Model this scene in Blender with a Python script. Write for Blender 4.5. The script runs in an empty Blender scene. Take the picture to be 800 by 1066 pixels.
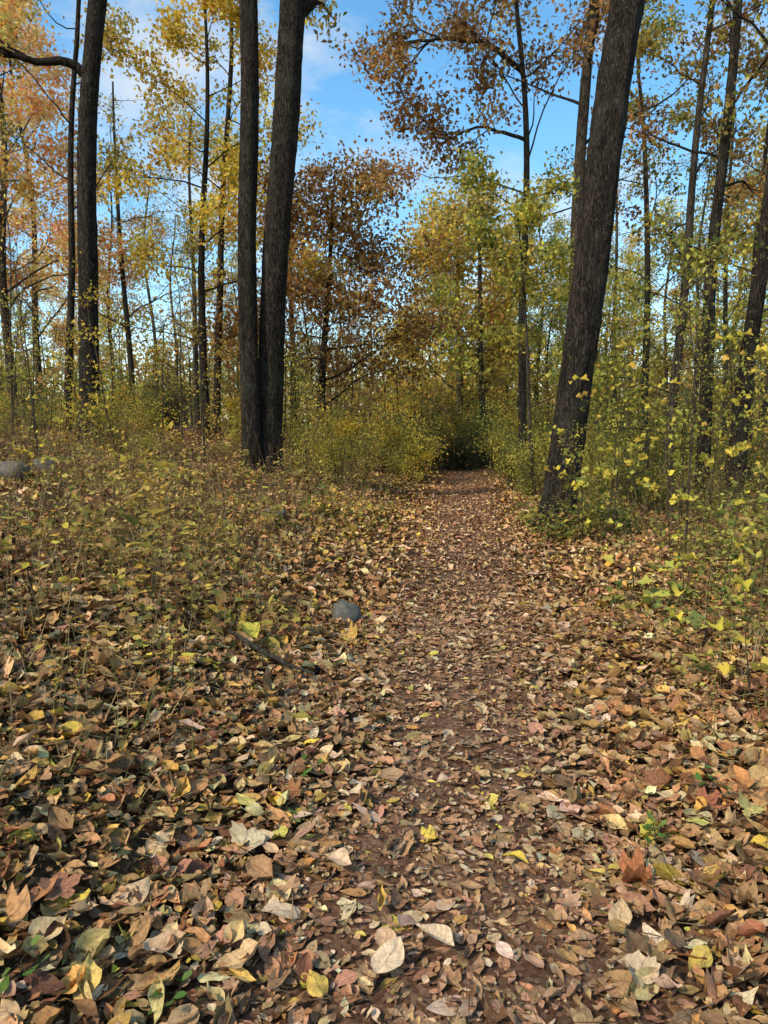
import bpy, math, random
import numpy as np
from mathutils import Vector
rng = np.random.default_rng(7)
random.seed(7)
C = bpy.context.scene.collection
S = bpy.context.scene
R_ = math.radians

# ------------------------------------------------------------------ camera
CAM = np.array([0.0, 0.0, 1.55]); F = 770.0; PITCH = math.atan((533-440)/F)
fwd = np.array([0, math.cos(PITCH), -math.sin(PITCH)]); upv = np.array([0, math.sin(PITCH), math.cos(PITCH)])
cd = bpy.data.cameras.new('camera'); cam = bpy.data.objects.new('camera', cd); C.objects.link(cam)
cd.sensor_fit = 'VERTICAL'; cd.angle = 2*math.atan(533/F); cd.clip_end = 2000; cd.clip_start = 0.05
cam.location = CAM; cam.rotation_euler = (math.pi/2-PITCH, 0, 0); S.camera = cam

def ray(px, py):
    return fwd + np.array([(px-400)/F, 0, 0]) - upv*((py-533)/F)
def P(px, py, D):
    d = ray(px, py); return CAM + d*(D/d[1])

# ------------------------------------------------------------------ terrain
def xc(y):
    y = np.asarray(y, float)
    return 0.113*y - 0.02 - 0.012*np.clip(y-19, 0, 14)**2
def hgt(x, y):
    x = np.asarray(x, float); y = np.asarray(y, float)
    o = x-xc(np.clip(y, -20, 33))
    L = np.clip(-o-0.9, 0, None); Rr = np.clip(o-0.9, 0, None)
    h = 1.3*(1-np.exp(-(L/4.2)**1.3)) + 0.10*(1-np.exp(-(Rr/0.8)**2)) - 0.25*(1-np.exp(-(Rr/8)**2))
    h += 0.10*(1-np.exp(-(L/0.7)**2))*np.exp(-np.clip(y-3,0,None)/9)
    h -= 0.05*np.exp(-(o/0.8)**2)
    n = np.sin(1.3*x+0.7*y+1)+0.8*np.sin(2.1*x-1.7*y+2)+0.6*np.sin(3.7*x+2.9*y)+0.5*np.sin(6.1*x-4.3*y+.5)+0.4*np.sin(9.7*x+8.3*y+3)
    h += 0.020*n*(0.35+np.clip(np.abs(o), 0, 2)/1.4)
    return h
def G(px, py):
    d = ray(px, py); t = 0.5
    while t < 60:
        p = CAM+d*t
        if p[2] <= hgt(p[0], p[1]): return p
        t += 0.01
    return p

# ------------------------------------------------------------------ mesh builder
class MB:
    def __init__(s): s.v=[]; s.q=[]; s.t=[]; s.c=[]; s.u=[]; s.n=0
    def add(s, v, q=None, t=None, c=(1,1,1), u=None):
        v = np.asarray(v, float); k=len(v)
        s.v.append(v)
        if q is not None and len(q): s.q.append(np.asarray(q)+s.n)
        if t is not None and len(t): s.t.append(np.asarray(t)+s.n)
        c = np.asarray(c, float)
        s.c.append(np.broadcast_to(c, (k,3)) if c.ndim==1 else c)
        s.u.append(np.zeros((k,3)) if u is None else u)
        s.n += k
    def build(s, name, mat, parent=None, origin=(0,0,0), smooth=True):
        v = np.concatenate(s.v)-np.asarray(origin, float)
        q = np.concatenate(s.q).ravel() if s.q else np.zeros(0, int)
        t = np.concatenate(s.t).ravel() if s.t else np.zeros(0, int)
        nq, nt = len(q)//4, len(t)//3
        me = bpy.data.meshes.new(name)
        me.vertices.add(len(v)); me.vertices.foreach_set('co', v.astype(np.float32).ravel())
        me.loops.add(len(q)+len(t)); me.loops.foreach_set('vertex_index', np.concatenate([q,t]).astype(np.int32))
        me.polygons.add(nq+nt)
        ls = np.concatenate([np.arange(nq)*4, nq*4+np.arange(nt)*3]).astype(np.int32)
        me.polygons.foreach_set('loop_start', ls)
        me.update(calc_edges=True)
        if smooth: me.polygons.foreach_set('use_smooth', np.ones(nq+nt, bool))
        a = me.attributes.new('Col', 'FLOAT_COLOR', 'POINT')
        c = np.concatenate(s.c); a.data.foreach_set('color', np.concatenate([c, np.ones((len(c),1))],1).astype(np.float32).ravel())
        a = me.attributes.new('luv', 'FLOAT_VECTOR', 'POINT')
        a.data.foreach_set('vector', np.concatenate(s.u).astype(np.float32).ravel())
        me.materials.append(mat); me.validate()
        o = bpy.data.objects.new(name, me); C.objects.link(o)
        if parent is not None: o.parent = parent
        else: o.location = origin
        return o

def tag(o, label=None, cat=None, group=None, kind=None):
    if label: o['label']=label
    if cat: o['category']=cat
    if group: o['group']=group
    if kind: o['kind']=kind
    return o
def empty(name, loc, label, cat, group=None):
    o = bpy.data.objects.new(name, None); C.objects.link(o); o.location = loc; o.empty_display_size=.2
    return tag(o, label, cat, group)
def copy_tree(o, parent=None):
    c = o.copy(); C.objects.link(c)
    if parent is not None: c.parent = parent
    for ch in list(o.children): copy_tree(ch, c)
    return c

# ------------------------------------------------------------------ materials
def newmat(name):
    m = bpy.data.materials.new(name); m.use_nodes = True
    nt = m.node_tree; nt.nodes.clear(); return m, nt, nt.nodes, nt.links
def leaf_mat(name, trans=0.4, veins=False, rough=0.55):
    m, nt, N, L = newmat(name)
    out = N.new('ShaderNodeOutputMaterial'); at = N.new('ShaderNodeAttribute'); at.attribute_name='Col'
    col = at.outputs['Color']
    if veins:
        tc = N.new('ShaderNodeTexCoord'); nz = N.new('ShaderNodeTexNoise'); nz.inputs['Scale'].default_value = 70
        nz.inputs['Detail'].default_value = 3
        L.new(tc.outputs['Object'], nz.inputs['Vector'])
        mr = N.new('ShaderNodeMapRange'); mr.inputs[1].default_value=.3; mr.inputs[2].default_value=.7
        mr.inputs[3].default_value = .66; mr.inputs[4].default_value = 1.2
        L.new(nz.outputs['Fac'], mr.inputs[0])
        mx = N.new('ShaderNodeVectorMath'); mx.operation='SCALE'
        L.new(col, mx.inputs[0]); L.new(mr.outputs[0], mx.inputs['Scale']); col = mx.outputs[0]
        u = N.new('ShaderNodeAttribute'); u.attribute_name='luv'
        sp = N.new('ShaderNodeSeparateXYZ'); L.new(u.outputs['Vector'], sp.inputs[0])
        ab = N.new('ShaderNodeMath'); ab.operation='ABSOLUTE'; L.new(sp.outputs[0], ab.inputs[0])
        k = N.new('ShaderNodeMath'); k.operation='MULTIPLY_ADD'; k.inputs[1].default_value=-.22; L.new(ab.outputs[0], k.inputs[0]); L.new(sp.outputs[1], k.inputs[2])
        s1 = N.new('ShaderNodeMath'); s1.operation='MULTIPLY'; s1.inputs[1].default_value=62; L.new(k.outputs[0], s1.inputs[0])
        s2 = N.new('ShaderNodeMath'); s2.operation='SINE'; L.new(s1.outputs[0], s2.inputs[0])
        r1 = N.new('ShaderNodeMapRange'); r1.inputs[1].default_value=.72; r1.inputs[2].default_value=1; r1.inputs[3].default_value=1; r1.inputs[4].default_value=.76
        L.new(s2.outputs[0], r1.inputs[0])
        r2 = N.new('ShaderNodeMapRange'); r2.inputs[1].default_value=.03; r2.inputs[2].default_value=.09; r2.inputs[3].default_value=.65; r2.inputs[4].default_value=1
        L.new(ab.outputs[0], r2.inputs[0])
        mm = N.new('ShaderNodeMath'); mm.operation='MULTIPLY'; L.new(r1.outputs[0], mm.inputs[0]); L.new(r2.outputs[0], mm.inputs[1])
        m2 = N.new('ShaderNodeVectorMath'); m2.operation='SCALE'; L.new(col, m2.inputs[0]); L.new(mm.outputs[0], m2.inputs['Scale']); col = m2.outputs[0]
        p = N.new('ShaderNodeBsdfPrincipled'); p.inputs['Roughness'].default_value = rough
        p.inputs['Specular IOR Level'].default_value = .12; L.new(col, p.inputs['Base Color'])
        b = N.new('ShaderNodeBump'); b.inputs['Strength'].default_value=.3; b.inputs['Distance'].default_value=.002
        L.new(mm.outputs[0], b.inputs['Height']); L.new(b.outputs[0], p.inputs['Normal'])
    else:
        p = N.new('ShaderNodeBsdfDiffuse'); L.new(col, p.inputs['Color'])
    if trans > 0:
        t = N.new('ShaderNodeBsdfTranslucent'); L.new(col, t.inputs['Color'])
        ms = N.new('ShaderNodeMixShader'); ms.inputs[0].default_value = trans
        L.new(p.outputs[0], ms.inputs[1]); L.new(t.outputs[0], ms.inputs[2]); L.new(ms.outputs[0], out.inputs[0])
    else: L.new(p.outputs[0], out.inputs[0])
    return m
M_crown = leaf_mat('autumn_foliage', .45)
M_litter = leaf_mat('dry_leaves', 0, veins=True, rough=.65)
M_litter_far = leaf_mat('dry_leaves_far', 0)
M_weed = leaf_mat('undergrowth_leaves', .35)

def bark_mat(name, dark, light, scale=1.0, bump=1.0):
    m, nt, N, L = newmat(name)
    out = N.new('ShaderNodeOutputMaterial'); p = N.new('ShaderNodeBsdfPrincipled'); p.inputs['Roughness'].default_value=.95
    p.inputs['Specular IOR Level'].default_value=.1
    tc = N.new('ShaderNodeTexCoord'); mp = N.new('ShaderNodeMapping'); mp.inputs['Scale'].default_value=(40*scale,40*scale,14*scale)
    L.new(tc.outputs['Object'], mp.inputs[0])
    n1 = N.new('ShaderNodeTexNoise'); n1.inputs['Scale'].default_value=1; n1.inputs['Detail'].default_value=6; n1.inputs['Roughness'].default_value=.75; n1.inputs['Distortion'].default_value=1.2
    L.new(mp.outputs[0], n1.inputs['Vector'])
    m3 = N.new('ShaderNodeMapping'); m3.inputs['Scale'].default_value=(24*scale,24*scale,3.5*scale); L.new(tc.outputs['Object'], m3.inputs[0])
    n3 = N.new('ShaderNodeTexNoise'); n3.inputs['Scale'].default_value=1; n3.inputs['Detail'].default_value=3; n3.inputs['Distortion'].default_value=2.0; L.new(m3.outputs[0], n3.inputs['Vector'])
    sb = N.new('ShaderNodeMath'); sb.operation='SUBTRACT'; sb.inputs[1].default_value=.5; L.new(n3.outputs['Fac'], sb.inputs[0])
    ab = N.new('ShaderNodeMath'); ab.operation='ABSOLUTE'; L.new(sb.outputs[0], ab.inputs[0])
    fr = N.new('ShaderNodeMapRange'); fr.inputs[1].default_value=0; fr.inputs[2].default_value=.09; fr.inputs[3].default_value=.25; fr.inputs[4].default_value=1; L.new(ab.outputs[0], fr.inputs[0])
    mu = N.new('ShaderNodeMath'); mu.operation='MULTIPLY'; L.new(n1.outputs['Fac'], mu.inputs[0]); L.new(fr.outputs[0], mu.inputs[1])
    cr = N.new('ShaderNodeValToRGB'); cr.color_ramp.elements[0].color=(*[c*.3 for c in dark],1); cr.color_ramp.elements[0].position=.12
    cr.color_ramp.elements[1].color=(*light,1); cr.color_ramp.elements[1].position=.68
    e = cr.color_ramp.elements.new(.40); e.color=(*dark,1)
    L.new(mu.outputs[0], cr.inputs[0])
    n2 = N.new('ShaderNodeTexNoise'); n2.inputs['Scale'].default_value=3.3; n2.inputs['Detail'].default_value=6; L.new(tc.outputs['Object'], n2.inputs['Vector'])
    r2 = N.new('ShaderNodeMapRange'); r2.inputs[1].default_value=.5; r2.inputs[2].default_value=.72; r2.inputs[4].default_value=.4; L.new(n2.outputs['Fac'], r2.inputs[0])
    mx = N.new('ShaderNodeMix'); mx.data_type='RGBA'; L.new(r2.outputs[0], mx.inputs['Factor']); L.new(cr.outputs[0], mx.inputs['A']); mx.inputs['B'].default_value=(.085,.085,.062,1)
    L.new(mx.outputs['Result'], p.inputs['Base Color'])
    b = N.new('ShaderNodeBump'); b.inputs['Strength'].default_value=1.0*bump; b.inputs['Distance'].default_value=.04
    L.new(mu.outputs[0], b.inputs['Height']); L.new(b.outputs[0], p.inputs['Normal'])
    L.new(p.outputs[0], out.inputs[0]); return m
M_bark = bark_mat('dark_bark', (.032,.024,.017), (.115,.09,.066))
M_bark2 = bark_mat('grey_bark', (.055,.044,.031), (.15,.12,.09), .9, .7)
M_twig = bark_mat('twig_bark', (.06,.045,.03), (.14,.11,.075), 1.5, .3)

def ground_mat(name, cols, seed):
    m, nt, N, L = newmat(name)
    out = N.new('ShaderNodeOutputMaterial'); p = N.new('ShaderNodeBsdfPrincipled'); p.inputs['Roughness'].default_value=1; p.inputs['Specular IOR Level'].default_value=.1
    tc = N.new('ShaderNodeTexCoord')
    v = N.new('ShaderNodeTexVoronoi'); v.inputs['Scale'].default_value=60; v.inputs['Randomness'].default_value=1; L.new(tc.outputs['Object'], v.inputs['Vector'])
    sp = N.new('ShaderNodeSeparateColor'); L.new(v.outputs['Color'], sp.inputs[0])
    n = N.new('ShaderNodeTexNoise'); n.inputs['Scale'].default_value=3.1+seed; n.inputs['Detail'].default_value=12; n.inputs['Roughness'].default_value=.75; L.new(tc.outputs['Object'], n.inputs['Vector'])
    ad = N.new('ShaderNodeMath'); ad.operation='MULTIPLY_ADD'; ad.inputs[1].default_value=.4; L.new(sp.outputs[0], ad.inputs[0]); L.new(n.outputs['Fac'], ad.inputs[2])
    cr = N.new('ShaderNodeValToRGB'); el = cr.color_ramp.elements
    el[0].position=.4; el[0].color=(*cols[0],1); el[1].position=.95; el[1].color=(*cols[2],1); e=el.new(.68); e.color=(*cols[1],1)
    L.new(ad.outputs[0], cr.inputs[0]); L.new(cr.outputs[0], p.inputs['Base Color'])
    b = N.new('ShaderNodeBump'); b.inputs['Strength'].default_value=1; b.inputs['Distance'].default_value=.04; L.new(ad.outputs[0], b.inputs['Height']); L.new(b.outputs[0], p.inputs['Normal'])
    L.new(p.outputs[0], out.inputs[0]); return m
M_ground = ground_mat('forest_floor', [(.045,.025,.012),(.12,.066,.032),(.22,.13,.06)], 0)
M_path = ground_mat('trodden_earth', [(.085,.04,.021),(.17,.085,.046),(.30,.18,.105)], 1.7)
def rock_mat():
    m, nt, N, L = newmat('rock'); out = N.new('ShaderNodeOutputMaterial'); p = N.new('ShaderNodeBsdfPrincipled'); p.inputs['Roughness'].default_value=.85
    tc = N.new('ShaderNodeTexCoord'); n = N.new('ShaderNodeTexNoise'); n.inputs['Scale'].default_value=18; n.inputs['Detail'].default_value=9; n.inputs['Roughness'].default_value=.7
    L.new(tc.outputs['Object'], n.inputs['Vector']); cr = N.new('ShaderNodeValToRGB'); cr.color_ramp.elements[0].position=.3; cr.color_ramp.elements[0].color=(.05,.045,.033,1)
    cr.color_ramp.elements[1].position=.75; cr.color_ramp.elements[1].color=(.20,.175,.13,1); L.new(n.outputs['Fac'], cr.inputs[0]); L.new(cr.outputs[0], p.inputs['Base Color'])
    b = N.new('ShaderNodeBump'); b.inputs['Strength'].default_value=.8; b.inputs['Distance'].default_value=.02; L.new(n.outputs['Fac'], b.inputs['Height']); L.new(b.outputs[0], p.inputs['Normal'])
    L.new(p.outputs[0], out.inputs[0]); return m
M_rock = rock_mat()

# ------------------------------------------------------------------ templates
def T_grid(rows, cols, W, skew=0.8, curl=0.2, fold=0.15, crink=0.03, roll=0.0, teeth=0.0, seed=0):
    r = np.random.default_rng(seed); v=[];uv=[]
    ph = r.uniform(0,6,4)
    for i in range(rows+1):
        t = i/rows
        w = W*max(0.0, math.sin(math.pi*min(1,max(0,t))**skew))**0.85*(1+teeth*(-1)**i)
        if i==0 or i==rows: w = 0.012
        for j in range(cols+1):
            u = -1+2*j/cols
            x = u*w; y = t-0.5
            z = fold*abs(x) + crink*math.sin(7*t+2.5*u+ph[0])+crink*.7*math.sin(13*t*u+ph[1])*abs(u)
            if roll:
                a = u*roll*(w/W+.01); x = math.sin(a)*w/roll; z += (1-math.cos(a))*w/roll*1.6
            z += 0.5*curl*(t-.5)**2*2
            y *= (1-.12*abs(curl))
            x += .06*math.sin(3*t+ph[2])
            v.append((x,y,z)); uv.append((u, t, 0))
    q=[(i*(cols+1)+j, i*(cols+1)+j+1, (i+1)*(cols+1)+j+1, (i+1)*(cols+1)+j) for i in range(rows) for j in range(cols)]
    return dict(v=np.array(v), q=np.array(q), t=np.zeros((0,3),int), u=np.array(uv))
def T_lobed(curl=.15, seed=0, lobes=5, nseg=30, deep=.35):
    r = np.random.default_rng(seed); ph=r.uniform(0,6,3)
    v=[(0,-.05,0)]; uv=[(0,.3,0)]
    for ring,f in enumerate((.5,1.0)):
        for k in range(nseg):
            th = -math.pi/2 + 2*math.pi*k/nseg
            d = (th+math.pi/2)/(2*math.pi)
            lob = abs(math.sin(math.pi*lobes*d))**.7 if 0<d<1 else 0
            rr = .5*(1-deep+deep*lob)*(0.75+.35*math.sin(math.pi*d)) * (1+ .07*math.sin(7*th*2+ph[0]))
            if ring==0: rr = rr*.5+.06
            x = math.cos(th)*rr*1.0; y = math.sin(th)*rr
            z = curl*(x*x+y*y)*2*math.sin(2*th+ph[1]) + .25*curl*math.sin(3*th+ph[2])*rr + curl*rr*rr*1.5
            v.append((x,y,z)); uv.append((math.sin(2*math.pi*d*lobes)*rr*1.3, .5+y, 0))
    t=[(0,1+k,1+(k+1)%nseg) for k in range(nseg)]
    q=[(1+k,1+nseg+k,1+nseg+(k+1)%nseg,1+(k+1)%nseg) for k in range(nseg)]
    return dict(v=np.array(v),q=np.array(q),t=np.array(t),u=np.array(uv))
T_simple = dict(v=np.array([(0,-.5,0),(-.3,0,.08),(0,.5,-.06),(.3,0,.08)]), q=np.zeros((0,4),int), t=np.array([(0,2,1),(0,3,2)]), u=np.array([(0,0,0),(-1,.5,0),(0,1,0),(1,.5,0)],float))
T_star = dict(v=np.array([(0,-.5,0),(-.22,-.2,.03),(-.5,-.05,.1),(-.2,.1,.0),(0,.5,-.08),(.2,.1,0),(.5,-.05,.1),(.22,-.2,.03),(0,-.05,-.02)]), q=np.array([(8,1,2,3),(8,5,6,7)]), t=np.array([(8,0,1),(8,3,4),(8,4,5),(8,7,0)]), u=np.zeros((9,3)))
T_oval = dict(v=np.array([(0,-.5,0),(-.22,-.25,.05),(-.3,.05,.08),(-.16,.32,.03),(0,.5,-.06),(.16,.32,.03),(.3,.05,.08),(.22,-.25,.05)]), q=np.array([(0,4,3,1),(0,7,5,4)]), t=np.array([(1,3,2),(7,6,5)]), u=np.zeros((8,3)))
def T_stem():
    v=[];q=[]
    for i in range(4):
        t=i/3
        for k in range(3):
            a=2*math.pi*k/3; r=1-.6*t
            v.append((math.cos(a)*r, math.sin(a)*r, t))
    for i in range(3):
        for k in range(3): q.append((i*3+k,i*3+(k+1)%3,(i+1)*3+(k+1)%3,(i+1)*3+k))
    return dict(v=np.array(v),q=np.array(q),t=np.zeros((0,3),int),u=np.zeros((12,3)))
TS = T_stem()
def T_blade():
    v=[];q=[]
    for i in range(5):
        t=i/4; w=.5*(1-t)**.7+.02
        v += [(-w,.45*t*t,t-.15*t**3),(w,.45*t*t,t-.15*t**3)]
        if i: q.append((2*i-2,2*i-1,2*i+1,2*i))
    return dict(v=np.array(v),q=np.array(q),t=np.zeros((0,3),int),u=np.zeros((10,3)))
TB = T_blade()
near_T = [T_grid(7,4,.24+.05*(i%3),.75+.12*(i%2),curl=[.1,.6,-.4,1.1,-.3,1.2,.3,-.6,.7,.3][i],fold=[.2,.15,-.3,.7,.2,.9,.1,.4,-.25,.15][i],
          crink=[.03,.06,.05,.08,.03,.07,.07,.06,.05,.04][i],roll=[0,.9,0,1.8,.5,0,1.0,0,1.5,.4][i],teeth=.03*(i%2),seed=i) for i in range(10)]
flat_T = [T_grid(10,8,.32+.03*i,.8,curl=[.15,.35,.25][i],fold=[.12,.2,.05][i],crink=.025,roll=[0,.5,.8][i],seed=40+i) for i in range(3)]
near_L = [T_lobed([.2,.7,1.0,.5][i],i,[5,5,7,3][i],30,[.4,.3,.5,.3][i]) for i in range(4)]
mid_T = [T_grid(3,2,.28,.8,curl=[.5,-.5,1.2,.2][i],fold=[.7,.4,-.6,1.1][i],crink=.05,seed=20+i) for i in range(4)]

def rot(yaw, pitch, roll):
    cy,sy=np.cos(yaw),np.sin(yaw); cp,sp=np.cos(pitch),np.sin(pitch); cr,sr=np.cos(roll),np.sin(roll)
    Z=np.zeros_like(cy);O=np.ones_like(cy)
    Rz=np.stack([np.stack([cy,-sy,Z],-1),np.stack([sy,cy,Z],-1),np.stack([Z,Z,O],-1)],-2)
    Rx=np.stack([np.stack([O,Z,Z],-1),np.stack([Z,cp,-sp],-1),np.stack([Z,sp,cp],-1)],-2)
    Ry=np.stack([np.stack([cr,Z,sr],-1),np.stack([Z,O,Z],-1),np.stack([-sr,Z,cr],-1)],-2)
    return Rz@Rx@Ry
def inst(mb, T, pos, Rm, sc, col):
    n=len(pos)
    if n==0: return
    sc=np.asarray(sc,float)
    if sc.ndim==1: sc=np.repeat(sc[:,None],3,1)
    V=len(T['v'])
    v=np.einsum('nij,nvj->nvi',Rm,T['v'][None]*sc[:,None,:])+pos[:,None,:]
    off=(np.arange(n)*V)[:,None,None]
    q=(T['q'][None]+off).reshape(-1,4) if len(T['q']) else None
    t=(T['t'][None]+off).reshape(-1,3) if len(T['t']) else None
    mb.add(v.reshape(-1,3),q,t,np.repeat(col,V,0),np.tile(T['u'],(n,1)))
def pal(n, items, jit=.15, r=None):
    r = r or rng
    cols=np.array([i[0] for i in items]); w=np.array([i[1] for i in items],float); w/=w.sum()
    c=cols[r.choice(len(items),n,p=w)]
    return np.clip(c*(1+r.normal(0,jit,(n,1)))*(1+r.normal(0,jit*.35,(n,3))),.004,.9)

# ------------------------------------------------------------------ ground and path
def axis(lo, hi, n, c, s):
    a=np.arcsinh((lo-c)/s); b=np.arcsinh((hi-c)/s)
    return c+s*np.sinh(np.linspace(a,b,n))
def sheet(xs, ys, zf):
    X,Y=np.meshgrid(xs,ys); Z=zf(X,Y); v=np.stack([X,Y,Z],-1).reshape(-1,3)
    nx=len(xs); ny=len(ys); i=np.arange(nx-1)[None]+nx*np.arange(ny-1)[:,None]; i=i.ravel()
    return v, np.stack([i,i+1,i+nx+1,i+nx],-1)
mb=MB(); v,q=sheet(axis(-400,400,320,0.5,4.0), axis(-60,600,360,4,5.0), hgt); mb.add(v,q)
tag(mb.build('ground',M_ground),kind='structure')
mb=MB()
ys=np.linspace(-4,31,330); os_=np.linspace(-1,1,24)
O,Y=np.meshgrid(os_,ys); Wd=.78+.14*np.sin(Y*1.3)+.09*np.sin(Y*3.1+1)
X=xc(Y)+O*Wd; Zp=hgt(X,Y)+.03-.07*np.abs(O)**4
v=np.stack([X,Y,Zp],-1).reshape(-1,3); i=(np.arange(23)[None]+24*np.arange(329)[:,None]).ravel()
mb.add(v,np.stack([i,i+1,i+25,i+24],-1)); tag(mb.build('path',M_path),kind='structure')

# ------------------------------------------------------------------ leaf litter
LP=[((.47,.285,.118),3.4),((.34,.188,.077),3.6),((.20,.098,.040),2.0),((.62,.43,.21),2.3),((.54,.32,.08),1.7),((.40,.19,.072),2.6),((.60,.42,.06),.5),((.11,.054,.026),.9)]
LPATH=[((.47,.285,.142),3.2),((.37,.205,.10),3.6),((.25,.125,.06),2),((.62,.43,.25),2.2),((.45,.24,.118),2.6),((.60,.44,.09),.2)]
def litter_pts(n, y0, y1, half=.62, extra=.8):
    y=np.sqrt(rng.uniform(y0*y0,y1*y1,n)); x=rng.uniform(-1,1,n)*(half*y+extra); return x,y
def colmix(x,y):
    n=len(x); o=np.abs(x-xc(y)); a=pal(n,LP,.22); b=pal(n,LPATH,.18); m=(o<.62+rng.normal(0,.3,n))[:,None]
    return np.where(m,b,a)
mb=MB()
x,y=litter_pts(29000,1.5,6.2,.59,.4)
o=np.abs(x-xc(y)); patch=np.sin(3.1*x+1.7*y)+np.sin(2.2*y-3.7*x+1)+.7*np.sin(7*x+5*y)
keep=~((o<.42+rng.normal(0,.12,len(x)))&(rng.random(len(x))<.12+.18*patch)); x,y,o=x[keep],y[keep],o[keep]
n=len(x); col=colmix(x,y)
flat=np.where(o<.55+rng.normal(0,.2,n),.5,.78)
size=np.where(rng.random(n)<.13,rng.gamma(14,.0078,n),rng.gamma(5,.0122,n))*np.where(o<.5+rng.normal(0,.12,n),.74,1.0); size=np.clip(size,.02,.16)
z=hgt(x,y)+.024+rng.uniform(0,.045,n)*flat
pos=np.stack([x,y,z],-1); Rm=rot(rng.uniform(0,6.3,n),rng.normal(0,.40,n)*flat,rng.normal(0,.43,n)*flat)
kind=rng.integers(0,42,n)
for k in range(42):
    s=kind==k; lob=k>=40; T=near_L[k-38+0] if lob else near_T[k%10]
    sc=np.stack([size*rng.uniform(.7,1.2,n),size*(1.0 if lob else 1.1),size*flat*rng.uniform(.5,1.25,n)],-1)
    inst(mb,T,pos[s],Rm[s],sc[s],col[s])
k=20000; x,y=litter_pts(k,1.5,7,.6,.4); k2=rng.integers(0,4,k); cc=colmix(x,y); pp=np.stack([x,y,hgt(x,y)+rng.uniform(.03,.055,k)],-1); Rm=rot(rng.uniform(0,6.3,k),rng.normal(0,.4,k),rng.normal(0,.4,k)); sz=rng.uniform(.01,.03,k)
for j in range(4): s=k2==j; inst(mb,mid_T[j],pp[s],Rm[s],np.stack([sz*1.5,sz,sz],-1)[s],cc[s])
k=2600; x,y=litter_pts(k,1.6,8,.62,.5); inst(mb,TS,np.stack([x,y,hgt(x,y)+.06],-1),rot(rng.uniform(0,6.3,k),rng.normal(1.5,.12,k),np.zeros(k)),np.stack([np.full(k,.0016)*rng.uniform(.6,1.7,k)]*2+[rng.uniform(.04,.22,k)],-1),pal(k,[((.20,.12,.06),1),((.44,.30,.15),1)]))
tag(mb.build('fallen_leaves',M_litter),'curled tan and brown dry leaves lying thick over the near trail and bank','fallen leaves',kind='stuff')
mb=MB()
n=100000; y=rng.uniform(6.0,27,n); x=rng.uniform(-1,1,n)*(.60*y+.8)
o=np.abs(x-xc(y)); dens=np.clip(1.3-.035*y,.3,1)*np.where(o>2.5,.5,1)*np.where(o<.4,.8,1); k=rng.random(n)<dens; x,y=x[k],y[k]
n=len(x); o=np.abs(x-xc(y)); col=colmix(x,y); size=np.clip(rng.gamma(6,.012,n),.03,.15)*np.where(o<.55,.78,1)
pos=np.stack([x,y,hgt(x,y)+.03+rng.uniform(0,.05,n)*np.where(o<.8,.5,1)],-1); fl=np.where(o<.6,.5,.85)
Rm=rot(rng.uniform(0,6.3,n),rng.normal(0,.45,n)*fl,rng.normal(0,.45,n)*fl); kk=rng.integers(0,4,n)
for k in range(4): s=kk==k; inst(mb,mid_T[k],pos[s],Rm[s],size[s],col[s])
tag(mb.build('distant_fallen_leaves',M_litter_far),'brown leaf litter covering the trail and banks further on','fallen leaves',kind='stuff')

# ------------------------------------------------------------------ low undergrowth
WP_L=[((.54,.40,.09),3.2),((.34,.28,.07),2.6),((.18,.19,.05),1.5),((.42,.26,.09),2.6),((.58,.36,.07),1.6),((.25,.15,.065),2)]
WP_R=[((.50,.43,.09),2.6),((.31,.29,.065),3),((.15,.18,.045),2.6),((.38,.25,.08),1.5),((.24,.14,.06),1.3)]
def weeds(mb, x, y, hmin, hmax, nl, palette, ls=(.03,.065)):
    n=len(x); z=hgt(x,y); H=rng.uniform(hmin,hmax,n)*rng.uniform(.5,1,n)
    yaw=rng.uniform(0,6.3,n); tilt=rng.normal(0,.28,n); Rm=rot(yaw,tilt,np.zeros(n))
    base=np.stack([x,y,z],-1)
    inst(mb,TS,base,Rm,np.stack([np.full(n,.002)]*2+[H],-1),pal(n,[((.20,.13,.07),2),((.18,.16,.06),1.2),((.38,.27,.14),1)]))
    pc=pal(n,palette,.12); big=np.exp(rng.normal(0,.38,n))
    for j in range(nl):
        t=rng.uniform(.25,1.05,n); loc=np.einsum('nij,nj->ni',Rm,np.stack([rng.normal(0,.07,n),rng.normal(0,.07,n),t*H],-1))+base
        s=rng.uniform(ls[0],ls[1],n)*big
        c=np.where((rng.random(n)<.72)[:,None],pc*(1+rng.normal(0,.15,(n,1))),pal(n,palette,.15))
        inst(mb,T_star if j%4==0 else T_oval,loc,rot(rng.uniform(0,6.3,n),rng.normal(0,.5,n),rng.normal(0,.42,n)),s,np.clip(c,.004,.9))
def scatter(n,ok,y0,y1,half=.62,extra=1.2):
    y=rng.uniform(y0,y1,n); x=rng.uniform(-1,1,n)*(half*y+extra); k=ok(x,y,x-xc(y)); return x[k],y[k]
mb=MB()
cl=lambda x,y: np.sin(1.9*x+.8*y)+np.sin(1.1*y-2.3*x+2)+.6*np.sin(4.3*x+3.1*y)+rng.normal(0,.5,len(x))
x,y=scatter(11500,lambda x,y,o:(o<-1.05-.4*(y<4.5)-rng.random(len(x))*.5)&(y>2.7+rng.random(len(x))*2.2)&(cl(x,y)>-.1),2.7,17)
weeds(mb,x,y,.10,.42,7,WP_L,(.028,.07))
x,y=scatter(10500,lambda x,y,o:(o>1.0+rng.random(len(x))*.7)&(y>3.4+rng.random(len(x))*2)&(cl(x,y)>-.2),3.2,18)
weeds(mb,x,y,.12,.42,7,WP_R,(.028,.065))
x,y=scatter(1900,lambda x,y,o:(o<-1.6-rng.random(len(x)))&(cl(x,y)>-.4),4.2,20); weeds(mb,x,y,.4,.9,11,WP_L,(.03,.08))
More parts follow.
